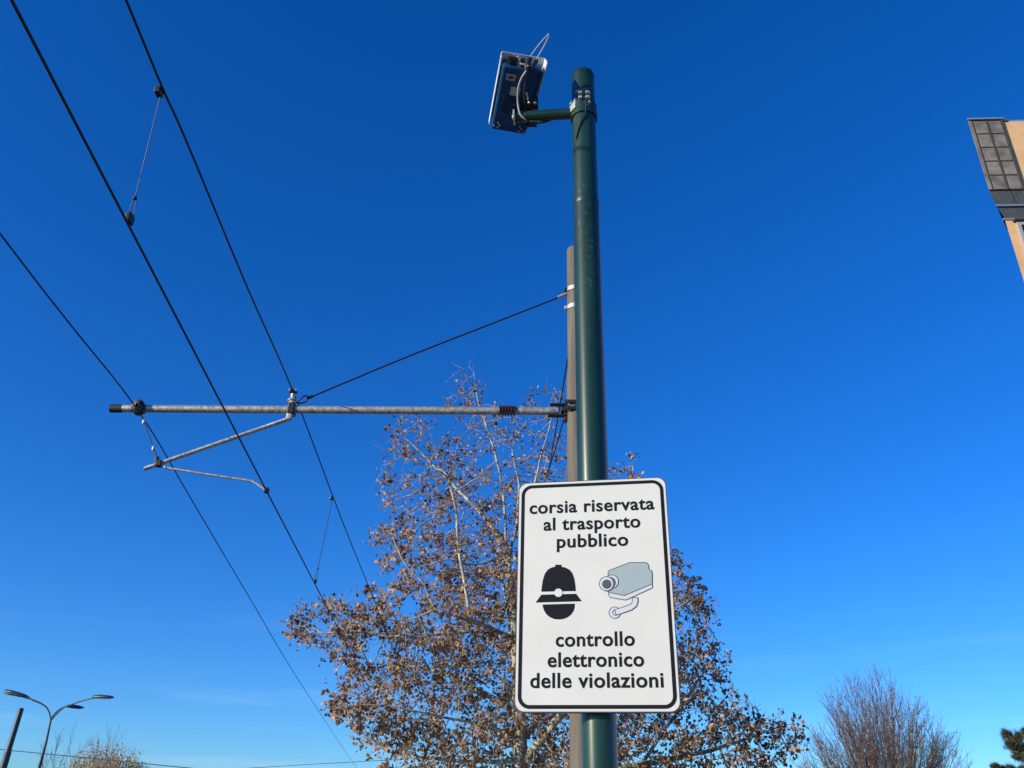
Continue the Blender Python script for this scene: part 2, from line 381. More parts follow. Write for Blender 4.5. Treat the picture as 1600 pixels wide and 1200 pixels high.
# ------------------------------------------------------------------ traffic camera at the pole top
tcam = thing('traffic_camera', PC + Z*5.0, 'blue box traffic camera with white sunshield on a side arm at the pole top', 'camera')
aZ = on(897, 177, PC, Y).z                                       # height of the arm's axis
armR = .030
aw = V((PC.x-PR*.7, PC.y, aZ)); ae = atY(802, 173, PC.y+.06); ae.z = aZ
MB().tube([aw, ae], armR, 28).build('arm', 'green', tcam)
ad = (ae-aw).normalized()
MB().lathe(ae-ad*.012, ad, [(0, armR+.001), (.001, armR+.012), (.010, armR+.012), (.011, armR*.5), (.016, .012)], 28).build('flange', 'pale', tcam)
c0 = V((PC.x, PC.y, aZ)); 
MB().lathe(c0-Z*.045, Z, [(0, PR+.006), (.09, PR+.006)], 40).build('pole_clamp', 'greend', tcam)
ld_ = (V((CAM.x, CAM.y, 0))-V((PC.x, PC.y, 0))).normalized(); ls = ld_.cross(Z)
for dz in (.055, .02):
    for dx in (-.022, .016):
        MB().box(c0 + ld_*(PR+.012) + ls*(-dx-.006) + Z*(dz+.02), (ls, ld_, Z), (.02, .022, .014)).build('clamp_lug', 'pale', tcam, bevel=.003)
for dz in (.03, -.005, .062):
    MB().lathe(c0 + ld_*(PR+.006) - ls*.03 + Z*(dz+.012), ld_, [(0, .007), (.012, .007)], 10).build('clamp_bolt', 'steel', tcam)
lugl = c0 - X*(PR-.004) - Y*.035
MB().box(lugl+Z*.02, ((X*.5-Y).normalized(), (X-(-Y)*.5).normalized(), Z), (.05, .016, .07)).build('collar', 'pale', tcam, bevel=.004)
# housing frame: DA runs along the box (its far end higher), DR across, DH upward
el = R_(-22); DA = V((.03, math.cos(el), math.sin(el))).normalized(); DR = (X - DA*X.dot(DA)).normalized(); DH = DR.cross(DA)
if DH.z < 0: DH = -DH
HO = ae + DH*(armR+.012)
def hp(x, y): return on(x, y, HO, DH)
cs4 = [hp(786, 102), hp(849.5, 112.5), hp(821, 211), hp(767, 202)]
T = .115
mid = sum(cs4, V())/4
hous = MB().hexa(cs4, [p+DH*T for p in cs4]).build('housing', 'blue', tcam, bevel=.012)
def lerp4(s_, t_, h): return (cs4[0]*(1-s_)*(1-t_)+cs4[1]*s_*(1-t_)+cs4[2]*s_*t_+cs4[3]*(1-s_)*t_) + DH*h
def patch(name, m, s0, s1, t0, t1, h, th, parent=hous, bevel=0):
    lo4 = [lerp4(s0, t0, h-th), lerp4(s1, t0, h-th), lerp4(s1, t1, h-th), lerp4(s0, t1, h-th)]
    hi4 = [lerp4(s0, t0, h), lerp4(s1, t0, h), lerp4(s1, t1, h), lerp4(s0, t1, h)]
    return MB().hexa(lo4, hi4).build(name, m, parent, bevel)
lab = patch('label', 'label', .13, .36, .11, .205, -.0004, .0015)
patch('print', 'smudge', .175, .32, .135, .18, -.0022, .0008, lab)
patch('label', 'label', .30, .55, .29, .42, -.0004, .0015)
patch('access_plate', 'blued', .16, .74, .43, .72, -.0006, .004, bevel=.002)
patch('edge_strip', 'blued', .90, .97, .02, .80, -.0006, .006)
for s_, t_ in ((.07, .93), (.17, .88), (.17, .95), (.22, .915), (.78, .88), (.83, .915), (.78, .955), (.93, .95), (.46, .55), (.23, .47), (.22, .70), (.44, .70)):
    MB().lathe(lerp4(s_, t_, -.0005), -DH, [(0, .0045), (.003, .0045), (.0045, .002)], 10).build('screw', 'pale', hous)
# front opening and connectors
patch('connector_block', 'dark', .10, .50, -.10, -.003, .055, .03, hous)
for k, s_ in enumerate((.18, .40, .62)):
    MB().lathe(lerp4(s_, 0, .03)+DA*.01, -DA, [(0, .012), (.03, .012), (.031, .008), (.05, .008)], 14).build('connector', 'pale' if k == 1 else 'dark', hous)
MB().tube([lerp4(.40, -.06, .004), lerp4(.62, -.045, .004)], .005, 8).build('clip', 'white', hous)
# sunshield: folded white sheet over the box
wv = (cs4[1]-cs4[0]).length
def sh(s_, t_, h): return lerp4(s_, t_, h)
prof = [(-.065, .045), (-.075, T*.9), (-.05, T+.02), (1.03, T+.02), (1.07, T*.85), (1.07, .05)]
b = MB(); tA, tB = -.07, .985
outer = prof; cxm = .5
inner = [(s_ + (.02 if s_ < .5 else -.02), h-.004 if h > T*.95 else h) for s_, h in prof]
k = len(prof)
vs = [sh(*p[:1], tA, p[1]) for p in outer]+[sh(p[0], tA, p[1]) for p in inner]+[sh(p[0], tB, p[1]) for p in outer]+[sh(p[0], tB, p[1]) for p in inner]
fs = []
for i in range(k-1):
    fs += [(i, i+1, 2*k+i+1, 2*k+i), (k+i+1, k+i, 3*k+i, 3*k+i+1), (i+1, i, k+i, k+i+1), (2*k+i, 2*k+i+1, 3*k+i+1, 3*k+i)]
fs += [(0, 2*k, 3*k, k), (k-1, 2*k-1, 4*k-1, 3*k-1)]
b.add(vs, fs).build('sunshield', 'white', tcam)
# bracket with two bolts between housing and arm
def cpt(x, y, h): return on(x, y, HO+DH*h, DH)
bl = [cpt(821.5, 154.5, -.012), cpt(841, 154.5, -.012), cpt(841, 172, -.012), cpt(819, 172, -.012)]
br = MB().hexa(bl, [p+DH*.045 for p in bl]).build('bracket', 'dark', tcam, bevel=.004)
for x, y in ((826.8, 160.5), (835.8, 160.5)):
    MB().ball(cpt(x, y, -.016), .0095, 12, 8).build('bolt', 'steel', br)
bl = [cpt(823, 192, -.006), cpt(839, 194, -.006), cpt(839, 199, -.006), cpt(824, 199, -.006)]
MB().hexa(bl, [p+DH*.03 for p in bl]).build('foot', 'dark', tcam, bevel=.003)
sl = [cpt(822, 143.5, -.01), cpt(826, 149, -.01), cpt(826.5, 156, -.014), cpt(824, 157, -.014)]
MB().tube([cpt(821.8, 144, -.012), cpt(824, 150, -.012), cpt(825, 156, -.014)], .006, 8).build('strap', 'pale', tcam)
MB().tube(smooth_line([cpt(825, 102, -.02), cpt(822, 111, -.02), cpt(815, 122, -.02), cpt(810, 138, -.022), cpt(809, 158, -.026), cpt(812, 176, -.06), cpt(819, 185, -.075), cpt(830, 189.5, -.075), cpt(846, 188.5, -.07), cpt(858, 185.5, -.05), cpt(869, 183, -.03)]), .0052, 10).build('cable', 'cable', tcam)
MB().tube(smooth_line([cpt(827, 102, -.015), cpt(822.5, 115, -.015), cpt(820, 130, -.014), cpt(819, 150, -.012), cpt(820, 163, -.01)]), .0035, 8).build('cable', 'thin', tcam)
MB().tube(smooth_line([cpt(820, 180, -.085), cpt(828, 191, -.085), cpt(845, 191.5, -.085), cpt(862, 187, -.06), cpt(880, 181, -.03)]), .0065, 10).build('cable', 'black', tcam)
MB().tube(smooth_line([cpt(829, 103, .0), cpt(827, 95, .02), cpt(829, 88, .05), cpt(842, 70, .09), cpt(855, 55.5, .12), cpt(857.3, 53.2, .12), cpt(857.6, 56, .12), cpt(850, 72, .09), cpt(838, 93, .04), cpt(832, 104, .0)]), .0032, 8).build('cable_loop', 'cable', tcam)
MB().tube(smooth_line([cpt(828, 91, .04), cpt(825.5, 97, .02), cpt(823.5, 104, -.01), cpt(823, 109, -.02)]), .014, 10).build('gland', 'black', tcam)
MB().tube(smooth_line([cpt(838, 95, .04), cpt(836, 99, .02), cpt(831, 106, -.01), cpt(828, 110, -.02)]), .012, 10).build('gland', 'black', tcam)
MB().tube(smooth_line([cpt(808, 89, .11), cpt(813, 92, .11), cpt(819, 96.5, .10)]), .009, 8).build('shield_clip', 'white', tcam)
# cable entering the pole top
pf = PC + ld_*(PR+.008)
def pp(x, y): 
    p = on(x, y, PC + ld_*(PR*.86), ld_); q = V((p.x-PC.x, p.y-PC.y, 0)); q = q.normalized()*(PR+.005); return V((PC.x+q.x, PC.y+q.y, p.z))
MB().tube(smooth_line([pp(913, 154), pp(915, 166), pp(914, 180), pp(909, 192), pp(904, 204), pp(899.5, 216)]), .004, 8).build('pole_cable', 'black', tcam)

# ------------------------------------------------------------------ tram mast and cantilever
PA = R_(3); PN = V((math.sin(PA), math.cos(PA), 0)); PT = V((math.cos(PA), -math.sin(PA), 0))   # the cantilever's vertical plane
P0 = V((-2.666, 11.365, 5.7))
def cp(x, y, d=0): return on(x, y, P0, PN) - PN*d         # d: metres towards the viewer
MC = cp(902, 645); MC.z = 0
mast = thing('tram_mast', MC, 'taupe painted tubular tram mast standing just behind the green pole', 'mast')
def zat(x, y): return cp(x, y).z
zt = zat(897, 390); zs = zat(893, 585)
MB().lathe(MC, Z, [(0, .165), (zs-.12, .152), (zs+.12, .132), (zt-.03, .126), (zt, .115)], 36).build('shaft', 'mast', mast)
MB().lathe(MC, Z, [(0, .26), (.03, .26), (.031, .19), (.25, .17)], 28).build('base_plate', 'mast', mast)
for yy in (453, 481):
    z = zat(893, yy+2)
    cl = MB().lathe(MC+Z*(z-.035), Z, [(0, .142), (.07, .142)], 32).build('clamp_band', 'pale', mast)
    MB().box(MC+Z*z-PT*.15-PN*.03, (PT, PN, Z), (.05, .06, .06)).build('clamp_eye', 'pale' if yy > 460 else 'dark', cl, bevel=.008)
cant = thing('overhead_line_cantilever', cp(884, 640), 'horizontal galvanised tram wire cantilever with drooping registration arm on the mast', 'cantilever')
tr = .055
pL, pR = cp(172, 638.3), cp(872, 642.6)
MB().tube([cp(190, 638.4), pR], tr, 24).build('tube', 'galv', cant)
MB().lathe(pL, (pR-pL), [(0, tr*.8), (.01, tr+.006), (.17, tr+.006), (.175, tr)], 24).build('end_sleeve', 'black', cant)
td = (pR-pL).normalized()
b = MB(); q0 = cp(779, 641.3); ln = (cp(806, 641.6)-q0).length; prof = [(0, tr+.004)]
for i in range(6):
    t0 = ln*(i+.1)/6; prof += [(t0, tr+.006), (t0+ln*.05, tr+.032), (t0+ln*.075, tr+.032), (t0+ln*.115, tr+.006)]
prof.append((ln, tr+.004))
b.lathe(q0, td, prof, 24).build('ribbed_insulator', 'red', cant)
# hinge bracket at the mast
pv = MB()
pv.box(cp(884, 642), (PT, PN, Z), (.14, .16, .07)); pv.box(cp(883.5, 643), (PT, PN, Z), (.035, .10, .34))
pv.box(cp(872, 633.5, .02), (PT, PN, Z), (.24, .09, .022)); pv.box(cp(870, 650.5, .02), (PT, PN, Z), (.26, .09, .022))
pv.box(cp(893, 635, .16), (PT, PN, Z), (.18, .04, .05)); pv.box(cp(893, 645, .16), (PT, PN, Z), (.16, .04, .05))
pvo = pv.build('hinge_bracket', 'dark', cant, bevel=.006)
MB().tube([cp(884, 625), cp(884, 660)], .022, 12).build('hinge_pin', 'dark', pvo)
MB().lathe(MC+Z*(cp(890, 642).z-.05), Z, [(0, .168), (.1, .168)], 32).build('mast_collar', 'dark', pvo)
# messenger support: clamp, bell insulator, saddle
sx = cp(456, 640)
fc = MB().box(sx, (PT, PN, Z), (.10, .16, .17)).build('support_clamp', 'dark', cant, bevel=.015)
MB().box(cp(453, 649.5, .03), (PT, PN, Z), (.07, .06, .13)).build('hinge_lug', 'galv', fc, bevel=.01)
ib = cp(457, 631); it = cp(458, 611)
MB().lathe(ib, (it-ib), [(0, .05), (.015, .055), (.03, .05), (.045, .075), (.055, .078), (.075, .05), (.10, .032), (.16, .03)], 20).build('bell_insulator', 'pale', cant)
sd = MB().box(it, (PT, PN, Z), (.11, .10, .05)).build('wire_saddle', 'dark', cant, bevel=.012)
for x in (453.5, 463): MB().lathe(cp(x, 612, .04), -PN, [(0, .02), (.03, .02)], 8).build('saddle_bolt', 'steel', sd)
# registration tube, its suspension wire, steady arm
ra, rb = cp(455, 655, .03), cp(228, 735, .06)
MB().tube([cp(456, 650, .03), ra, rb], .030, 16).build('registration_tube', 'galv', cant)
cw = MB(); cc = cp(219, 640, .05)
for i in range(9):
    a = i*2.3; cw.box(cc+V((math.cos(a)*.05, -.03+.02*math.sin(i*3.1), math.sin(a)*.075)), (V((math.cos(a), .3, math.sin(a))), PN, V((-math.sin(a), .2, math.cos(a)))), (.075, .10, .055))
cw.lathe(cp(219, 640)-td*.06, td, [(0, tr+.012), (.12, tr+.012)], 18)
cwo = cw.build('end_clamp', 'dark', cant, bevel=.008)
dw0, dw1 = cp(224, 655, .03), cp(248, 719, .06)
dwo = MB().tube([dw0, dw1], .008, 8).build('suspension_wire', 'wire', cant)
for t in (.06, .72): MB().ball(dw0.lerp(dw1, t+.03), .024, 10, 8, (1, 1, 1.9)).build('wire_clip', 'pale', dwo)
jc = cp(251, 727, .06)
jo = MB().box(jc, (PT, PN, Z), (.09, .1, .09)).box(cp(247.5, 720, .06), (PT, PN, Z), (.05, .06, .08)).build('joint_clamp', 'dark', cant, bevel=.012)
MB().box(cp(257.5, 731.5, .07), (PT+Z*-.4, PN, Z), (.10, .03, .03)).build('swivel', 'galv', jo, bevel=.006)
b = MB().tube(smooth_line([cp(260, 733, .06), cp(330, 743.5, .04), cp(388, 751.5, .02), cp(397, 754, .02), cp(414, 765, .02)], 5), .017, 12)
sa = b.build('steady_arm', 'galv', cant)
MB().box(cp(417, 767, .02), (PN, PT, Z), (.09, .06, .07)).build('contact_clip', 'dark', sa, bevel=.01)
# stay cable
st = [cp(470, 627), cp(486, 620.5), cp(540, 597.5), cp(640, 556), cp(760, 509), cp(870, 466), cp(884, 460)]
sto = MB().tube(smooth_line(st[1:], 4), .0125, 10).build('stay_cable', 'wire', cant)
b = MB(); lk = [cp(463, 629.5, .03), cp(470, 627.5, .06), cp(477, 621.5, .06), cp(481, 621, .03), cp(479, 626, 0), cp(471, 630, 0), cp(463, 629.5, .03)]
b.tube(smooth_line(lk, 4), .011, 8).build('shackle', 'dark', sto)
MB().tube([cp(479, 623), cp(489, 618.5)], .024, 10).build('socket', 'dark', sto)
MB().tube([cp(872, 465), cp(888, 458)], .03, 10).build('socket', 'galv', sto)

# ------------------------------------------------------------------ overhead wires
def along(pts, n=6): return smooth_line(pts, n)
xB = P0.x
Bp = [V((xB, y, 5.70)) for y in (-40, -10, 0, 3.5, 5.5, 8.5, 11.365, 16.2, 25, 40, 70, 110)]
tag(MB().tube(Bp, .0105, 8).build('contact_wire', 'wire'), 'tram contact wire, the middle of the three overhead wires, held by the bent steady arm', 'wire', 'overhead tram wires')
def zfix(x, y, z): return atZ(x, y, z)
Ap = [V((-2.52, -40, 7.0))*1 , ]
a0 = zfix(197, 0, 6.74); a1 = zfix(255, 140, 6.76)
da = (a0-a1).normalized()
Ap = [a0+da*40+Z*1.2, a0+da*14+Z*.2, a0+da*4, a0, a1, zfix(293, 225, 6.83), zfix(370, 407, 7.0) , cp(458, 612), zfix(520, 775, 7.08), zfix(545, 840, 7.0), zfix(579, 924, 6.93), zfix(601, 980, 6.9), zfix(624, 1040, 6.92), zfix(650.5, 1097, 7.0), zfix(665, 1132, 7.05), zfix(686, 1178, 7.1)]
# middle sample corrected so the wire stays straight in plan
m0, m1 = Ap[5], Ap[7]; Ap[6] = m0.lerp(m1, .45)+Z*-.03
tag(MB().tube(along(Ap), .0105, 8).build('messenger_wire', 'wire'), 'carrying wire clamped on the bell insulator, rightmost of the three overhead tram wires', 'wire', 'overhead tram wires')
c0_, c1_ = zfix(0, 365, 6.75), zfix(100, 495, 6.79)
dc = (c0_-c1_).normalized()
Cp = [c0_+dc*40+Z*1.6, c0_+dc*10+Z*.2, c0_, cp(215, 640, .05), zfix(300, 782, 6.78), zfix(390, 934, 6.62), zfix(480, 1083.6, 6.5), zfix(558, 1200, 6.6)]
Cp.append(Cp[-1]+(Cp[-1]-Cp[-2])*.6+Z*.6)
tag(MB().tube(along(Cp), .0095, 8).build('feeder_wire', 'wire'), 'feeder wire held by the clamp at the cantilever tip, leftmost of three overhead wires', 'wire', 'overhead tram wires')
def dropper(x0, y0, x1, y1, ztop, label, r):
    pb = on(x1, y1, (xB, 0, 0), X); pt = zfix(x0, y0, ztop)
    t = thing('dropper_wire', pb, label, 'wire', 'droppers between the tram wires')
    MB().tube([pt, pt.lerp(pb, .84)], r, 6).build('strand', 'thin', t)
    e = pt.lerp(pb, .83)
    MB().tube([e+PT*.012, pb+PT*.03], r*.9, 6).tube([e-PT*.012, pb-PT*.02], r*.9, 6).build('fork', 'thin', t)
    MB().ball(e, .018, 8, 6).build('knot', 'dark', t)
    MB().box(pb+Z*.02, (PT, PN, Z), (.04, .09, .08)).build('clip', 'dark', t, bevel=.01)
    c = MB().box(pt-Z*.02-PT*.02, (PT, PN, Z), (.05, .08, .06)).build('clamp', 'dark', t, bevel=.01)
    MB().ball(pt-PT*.05-Z*.01, .013, 8, 6).build('bolt', 'steel', c)
dropper(253, 141, 202, 345, 6.76, 'thin dropper wire near the picture top, above the cantilever', .0038)
dropper(520, 777, 492, 910, 7.08, 'thin dropper wire below the cantilever, left of the brown plane tree', .0062)
# wires running away along the near side from the mast
q = cp(887, 560)
pa = [q, atY(877, 622, 12.2), atY(865, 690, 14.2), atY(852, 752, 17.0), atY(808, 892, 23), atY(770, 1012, 31)]
tag(MB().tube(along(pa, 4), .011, 6).build('feeder_cable', 'wire'), 'thin dark cable falling from the mast above the cantilever joint towards the sign', 'cable', 'cables leading away from the mast')
pb_ = [cp(881, 655), atY(868, 700, 13), atY(852.5, 750, 15.2), atY(806, 900, 21), atY(768, 1020, 30)]
tag(MB().tube(along(pb_, 4), .011, 6).build('feeder_cable', 'wire'), 'thin dark cable starting under the cantilever hinge bracket beside the mast', 'cable', 'cables leading away from the mast')
far1 = [atY(-300, 1132, 60), atY(0, 1171, 50), atY(150, 1185.5, 47), atY(295, 1200, 44), atY(420, 1213, 42)]
tag(MB().tube(far1, .022, 6).build('span_wire', 'wire'), 'distant span wire crossing the ochre tree tops at lower left', 'wire', 'distant span wires')
far2 = [atY(360, 1202, 52), atY(480, 1194.5, 52), atY(600, 1188, 52), atY(760, 1180, 52)]
tag(MB().tube(far2, .014, 6).build('span_wire', 'wire'), 'faint distant span wire running into the lower left of the plane tree', 'wire', 'distant span wires')

# ------------------------------------------------------------------ street lamps and far mast
def head(t, a, b_, wd, th, m='lamp'):
    """flat leaf-shaped luminaire from a (neck) to b"""
    a, b_ = V(a), V(b_); d = (b_-a); ln = d.length; d.normalize(); s_ = d.cross(Z).normalized(); u = s_.cross(d)
    vs = []; prof = [(0, .22, .5), (.12, .5, .9), (.35, .95, 1), (.7, 1, .8), (.92, .7, .5), (1, .25, .25)]; n = 12
    for t_, w_, h_ in prof:
        for j in range(n):
            an = 2*math.pi*j/n; z = math.sin(an)
            vs.append(a + d*(ln*t_) + s_*(math.cos(an)*wd/2*w_) + u*((z if z > 0 else z*.35)*th*h_))
    k = len(prof)
    fs = [(i*n+j, i*n+(j+1) % n, (i+1)*n+(j+1) % n, (i+1)*n+j) for i in range(k-1) for j in range(n)]
    h = MB().add(vs, fs, True).add(vs[:n], [tuple(range(n))[::-1]]).add(vs[-n:], [tuple(range(n))]).build('lamp_head', m, t)
    c = a + d*ln*.58 - u*(th*.34)
    MB().box(c, (d, s_, u), (ln*.5, wd*.6, .012)).build('glass', 'glass', h)
LY = 36
jn = atY(79, 1127, LY); bs = atY(61, 1200, LY)
lampb = V((jn.x+.02, LY, 0))
lp = thing('street_lamp', lampb, 'tall street lamp with arched arms fanning both ways at lower left', 'street lamp', 'arched street lamps')
tk = px2m(1, jn)
MB().tube([lampb, bs, atY(72, 1160, LY), jn], [.08, .065, 1.9*tk, 1.5*tk], 14).build('post', 'lamp', lp)
for pts, hd, dy in (
    ([(79, 1127), (78.5, 1118), (74, 1107), (66, 1100), (54, 1094.5), (42, 1090)], ((41, 1089), (6.5, 1083)), 0),
    ([(79, 1126), (84, 1117), (94, 1108), (105, 1102.5)], ((103, 1104), (131, 1106.5)), 2.2),
    ([(79, 1127), (88, 1116), (100, 1106), (116, 1099), (136, 1093), (146, 1090.5)], ((144, 1090), (178, 1090)), -.6),
    ([(79, 1126), (78, 1116), (73, 1106), (64, 1099.5), (50, 1094)], ((46, 1092), (7, 1078)), 1.6)):
    n = len(pts)
    MB().tube(smooth_line([atY(x, y, LY+dy*i/(n-1)) for i, (x, y) in enumerate(pts)], 5), 1.05*tk, 10).build('arm', 'lamp', lp)
    head(lp, atY(*hd[0], LY+dy), atY(*hd[1], LY+dy*1.2), .30, .11)
# second lamp behind the plane tree
L2 = 46
jn = atY(843, 1196, L2); b2 = V((jn.x, L2, 0))
lp = thing('street_lamp', b2, 'grey street lamp mostly hidden behind the plane tree, below the sign', 'street lamp', 'arched street lamps')
tops = jn
MB().tube([b2, jn, jn+Z*.35], [.09, .08, .07], 12).build('post', 'lamp', lp)
j2 = jn+Z*.35
MB().tube(smooth_line([j2, atY(838, 1160, L2), atY(826, 1132, L2), atY(806, 1117, L2)], 5), .035, 8).build('arm', 'lamp', lp)
MB().tube(smooth_line([j2, atY(848, 1178, L2), atY(852, 1168, L2)], 5), .035, 8).build('arm', 'lamp', lp)
head(lp, atY(808, 1116, L2), atY(779, 1117, L2), .3, .16)
head(lp, atY(848, 1166, L2), atY(872, 1181, L2), .3, .16)
# far tram mast at the left edge
FY = 30
pt, pq = atY(33, 1108, FY), atY(14.5, 1168, FY); pz = atY(5, 1200, FY)
fb = pz + (pz-pq).normalized()*((pz.z)/abs((pz-pq).normalized().z))
fm = thing('tram_mast', fb, 'dark grey distant tram mast cut off by the left picture edge', 'mast')
r1 = px2m(4.2, pt); r2 = px2m(5.3, pq)
MB().tube([fb, pz, pq+(pz-pq)*.25], [r2*1.15, r2, r2], 16).build('lower_shaft', 'lamp', fm)
MB().tube([pq+(pz-pq)*.25, pq, pt], [r2*.95, r1*1.02, r1*.95], 16).build('upper_shaft', 'lamp', fm)
MB().ball(pt, r1*.94, 12, 8, (1, 1, .5)).build('cap', 'lamp', fm)

# ------------------------------------------------------------------ building at the right edge
BY = 18.0
BA = R_(7); BT = V((math.cos(BA), -math.sin(BA), 0)); BN = V((math.sin(BA), math.cos(BA), 0))     # along the front, and into the building
B0 = atY(1511.5, 187.5, BY)
def bp_(x, y, d=0): return on(x, y, B0+BN*d, BN)
def loc(p): q = V(p)-B0; return q.dot(BT), q.dot(BN), q.z
def W3(s_, d, z): return B0 + BT*s_ + BN*d + Z*z
s_top = loc(bp_(1563.5, 187))[0]                    # right end of the slate bay
z_b = loc(bp_(1541, 297))[2]; s1 = loc(bp_(1541, 297))[0]
DW = .25; UW = .05
pc1 = loc(bp_(1556.5, 322, DW*.5)); pc2 = loc(bp_(1570, 343, DW))
wallS = pc2[0]; zc = pc2[2]; zc1 = pc1[2]
bw = thing('apartment_building', V((W3(wallS, DW, 0).x, W3(wallS, DW, 0).y, 0)), 'orange stucco apartment building with a slate clad corner bay at the right edge', 'building')
zg = -B0.z
SK = math.tan(R_(53)+BA)                            # the left flank runs back at an angle (sharp street corner)
def K3(s_, d, z, d0): return W3(s_+(d-d0)*SK, d, z)
wl = MB().hexa([W3(wallS, DW, zg), W3(wallS+16, DW, zg), W3(wallS+16, DW+9, zg), K3(wallS, DW+9, zg, DW)],
               [W3(wallS, DW, -.05), W3(wallS+16, DW, -.05), W3(wallS+16, DW+9, -.05), K3(wallS, DW+9, -.05, DW)]).build('wall', 'stucco', bw)
WB = s_top
MB().hexa([W3(WB+.004, UW, zc1+.03), W3(wallS+16, UW, zc1+.03), W3(wallS+16, DW-.004, zc1+.03), W3(WB+.3, DW-.004, zc1+.03)],
          [W3(WB+.004, UW, -.05), W3(wallS+16, UW, -.05), W3(wallS+16, DW-.004, -.05), W3(WB+.3, DW-.004, -.05)]).build('upper_wall', 'stucco', bw)
sb = MB().hexa([W3(0, 0, z_b), W3(WB, 0, z_b), W3(WB+.9, DW+1, z_b), K3(0, DW+1, z_b, 0)], [W3(0, 0, -.03), W3(WB, 0, -.03), W3(WB+.9, DW+1, -.03), K3(0, DW+1, -.03, 0)]).build('corner_bay', 'slated', bw)
nc, nr = 2, 5
e0 = .13*WB
for j in range(nr):
    for i in range(nc):
        x0 = e0 + (WB-e0)*i/nc; x1 = e0 + (WB-e0)*(i+1)/nc; z0 = -.05 + (z_b+.05)*(j+1)/nr; z1 = -.05+(z_b+.05)*j/nr
        gp = .035
        MB().hexa([W3(x0+gp, -.018, z0+gp*.6), W3(x1-gp, -.018, z0+gp*.6), W3(x1-gp, .0, z0+gp*.6), W3(x0+gp, .0, z0+gp*.6)],
                  [W3(x0+gp, -.010, z1-gp*.6), W3(x1-gp, -.010, z1-gp*.6), W3(x1-gp, .0, z1-gp*.6), W3(x0+gp, .0, z1-gp*.6)]).build('slate_panel', 'slate', sb, bevel=.006)
MB().box(W3(e0*.45, -.006, z_b/2-.02), (BT, BN, Z), (e0*.85, .02, -z_b-.06)).build('corner_trim', 'slate', sb, bevel=.01)
for i in (1, 2): MB().box(W3(e0+(WB-e0)*i/nc-.0, -.012, z_b/2-.02), (BT, BN, Z), (.045, .034, -z_b-.07)).build('standing_seam', 'slated', sb, bevel=.008)
# stepped underside
up1 = MB().hexa([W3(pc1[0], pc1[1], zc1+.03), W3(WB, pc1[1], zc1+.03), W3(WB, DW+1, zc1+.03), K3(pc1[0], DW+1, zc1+.03, pc1[1])],
                [W3(.02, .03, z_b-.02), W3(WB, .03, z_b-.02), W3(WB, DW+1, z_b-.02), K3(.02, DW+1, z_b-.02, .03)]).build('soffit', 'soffit', bw)
MB().hexa([W3(pc1[0]-.03, pc1[1]-.04, zc1-.025), W3(pc1[0]+5, pc1[1]-.04, zc1-.025), W3(pc1[0]+5, DW+.1, zc1-.025), K3(pc1[0]-.03, DW+.1, zc1-.025, pc1[1]-.04)], [W3(pc1[0]-.03, pc1[1]-.04, zc1+.025), W3(pc1[0]+5, pc1[1]-.04, zc1+.025), W3(pc1[0]+5, DW+.1, zc1+.025), K3(pc1[0]-.03, DW+.1, zc1+.025, pc1[1]-.04)]).build('cornice', 'flash', bw)
MB().hexa([W3(pc2[0], pc2[1]-.01, zc+.03), W3(WB+6, pc2[1]-.01, zc+.03), W3(WB+6, DW+1.2, zc+.03), K3(pc2[0], DW+1.2, zc+.03, DW)],
          [W3(pc1[0]+.03, pc1[1]+.02, zc1-.03), W3(WB+6, pc1[1]+.02, zc1-.03), W3(WB+6, DW+1.2, zc1-.03), K3(pc1[0]+.03, DW+1.2, zc1-.03, pc1[1])]).build('soffit', 'soffit', bw)
MB().box(W3(pc2[0]+4, pc2[1]-.01, zc), (BT, BN, Z), (8.1, .06, .05)).build('cornice', 'flash', bw)
for xx in (WB*.62,): MB().tube([W3(xx, .03, z_b-.02), W3(xx+.12, pc1[1], zc1+.02)], .018, 6).build('rib', 'dark', up1)
MB().hexa([W3(-.05, -.06, -.028), W3(WB+.06, -.06, -.028), K3(WB+.06, DW+1, -.028, 0), K3(-.05, DW+1, -.028, 0)],
          [W3(-.05, -.06, .022), W3(WB+.06, -.06, .022), K3(WB+.06, DW+1, .022, 0), K3(-.05, DW+1, .022, 0)]).build('roof_edge', 'flash', bw)
MB().hexa([W3(WB*.8, DW-.16, -.045), W3(wallS+16.2, DW-.16, -.045), W3(wallS+16.2, DW+9.2, -.045), K3(wallS, DW+9.2, -.045, DW)],
          [W3(WB*.8, DW-.16, .045), W3(wallS+16.2, DW-.16, .045), W3(wallS+16.2, DW+9.2, .045), K3(wallS, DW+9.2, .045, DW)]).build('roof', 'flash', bw)
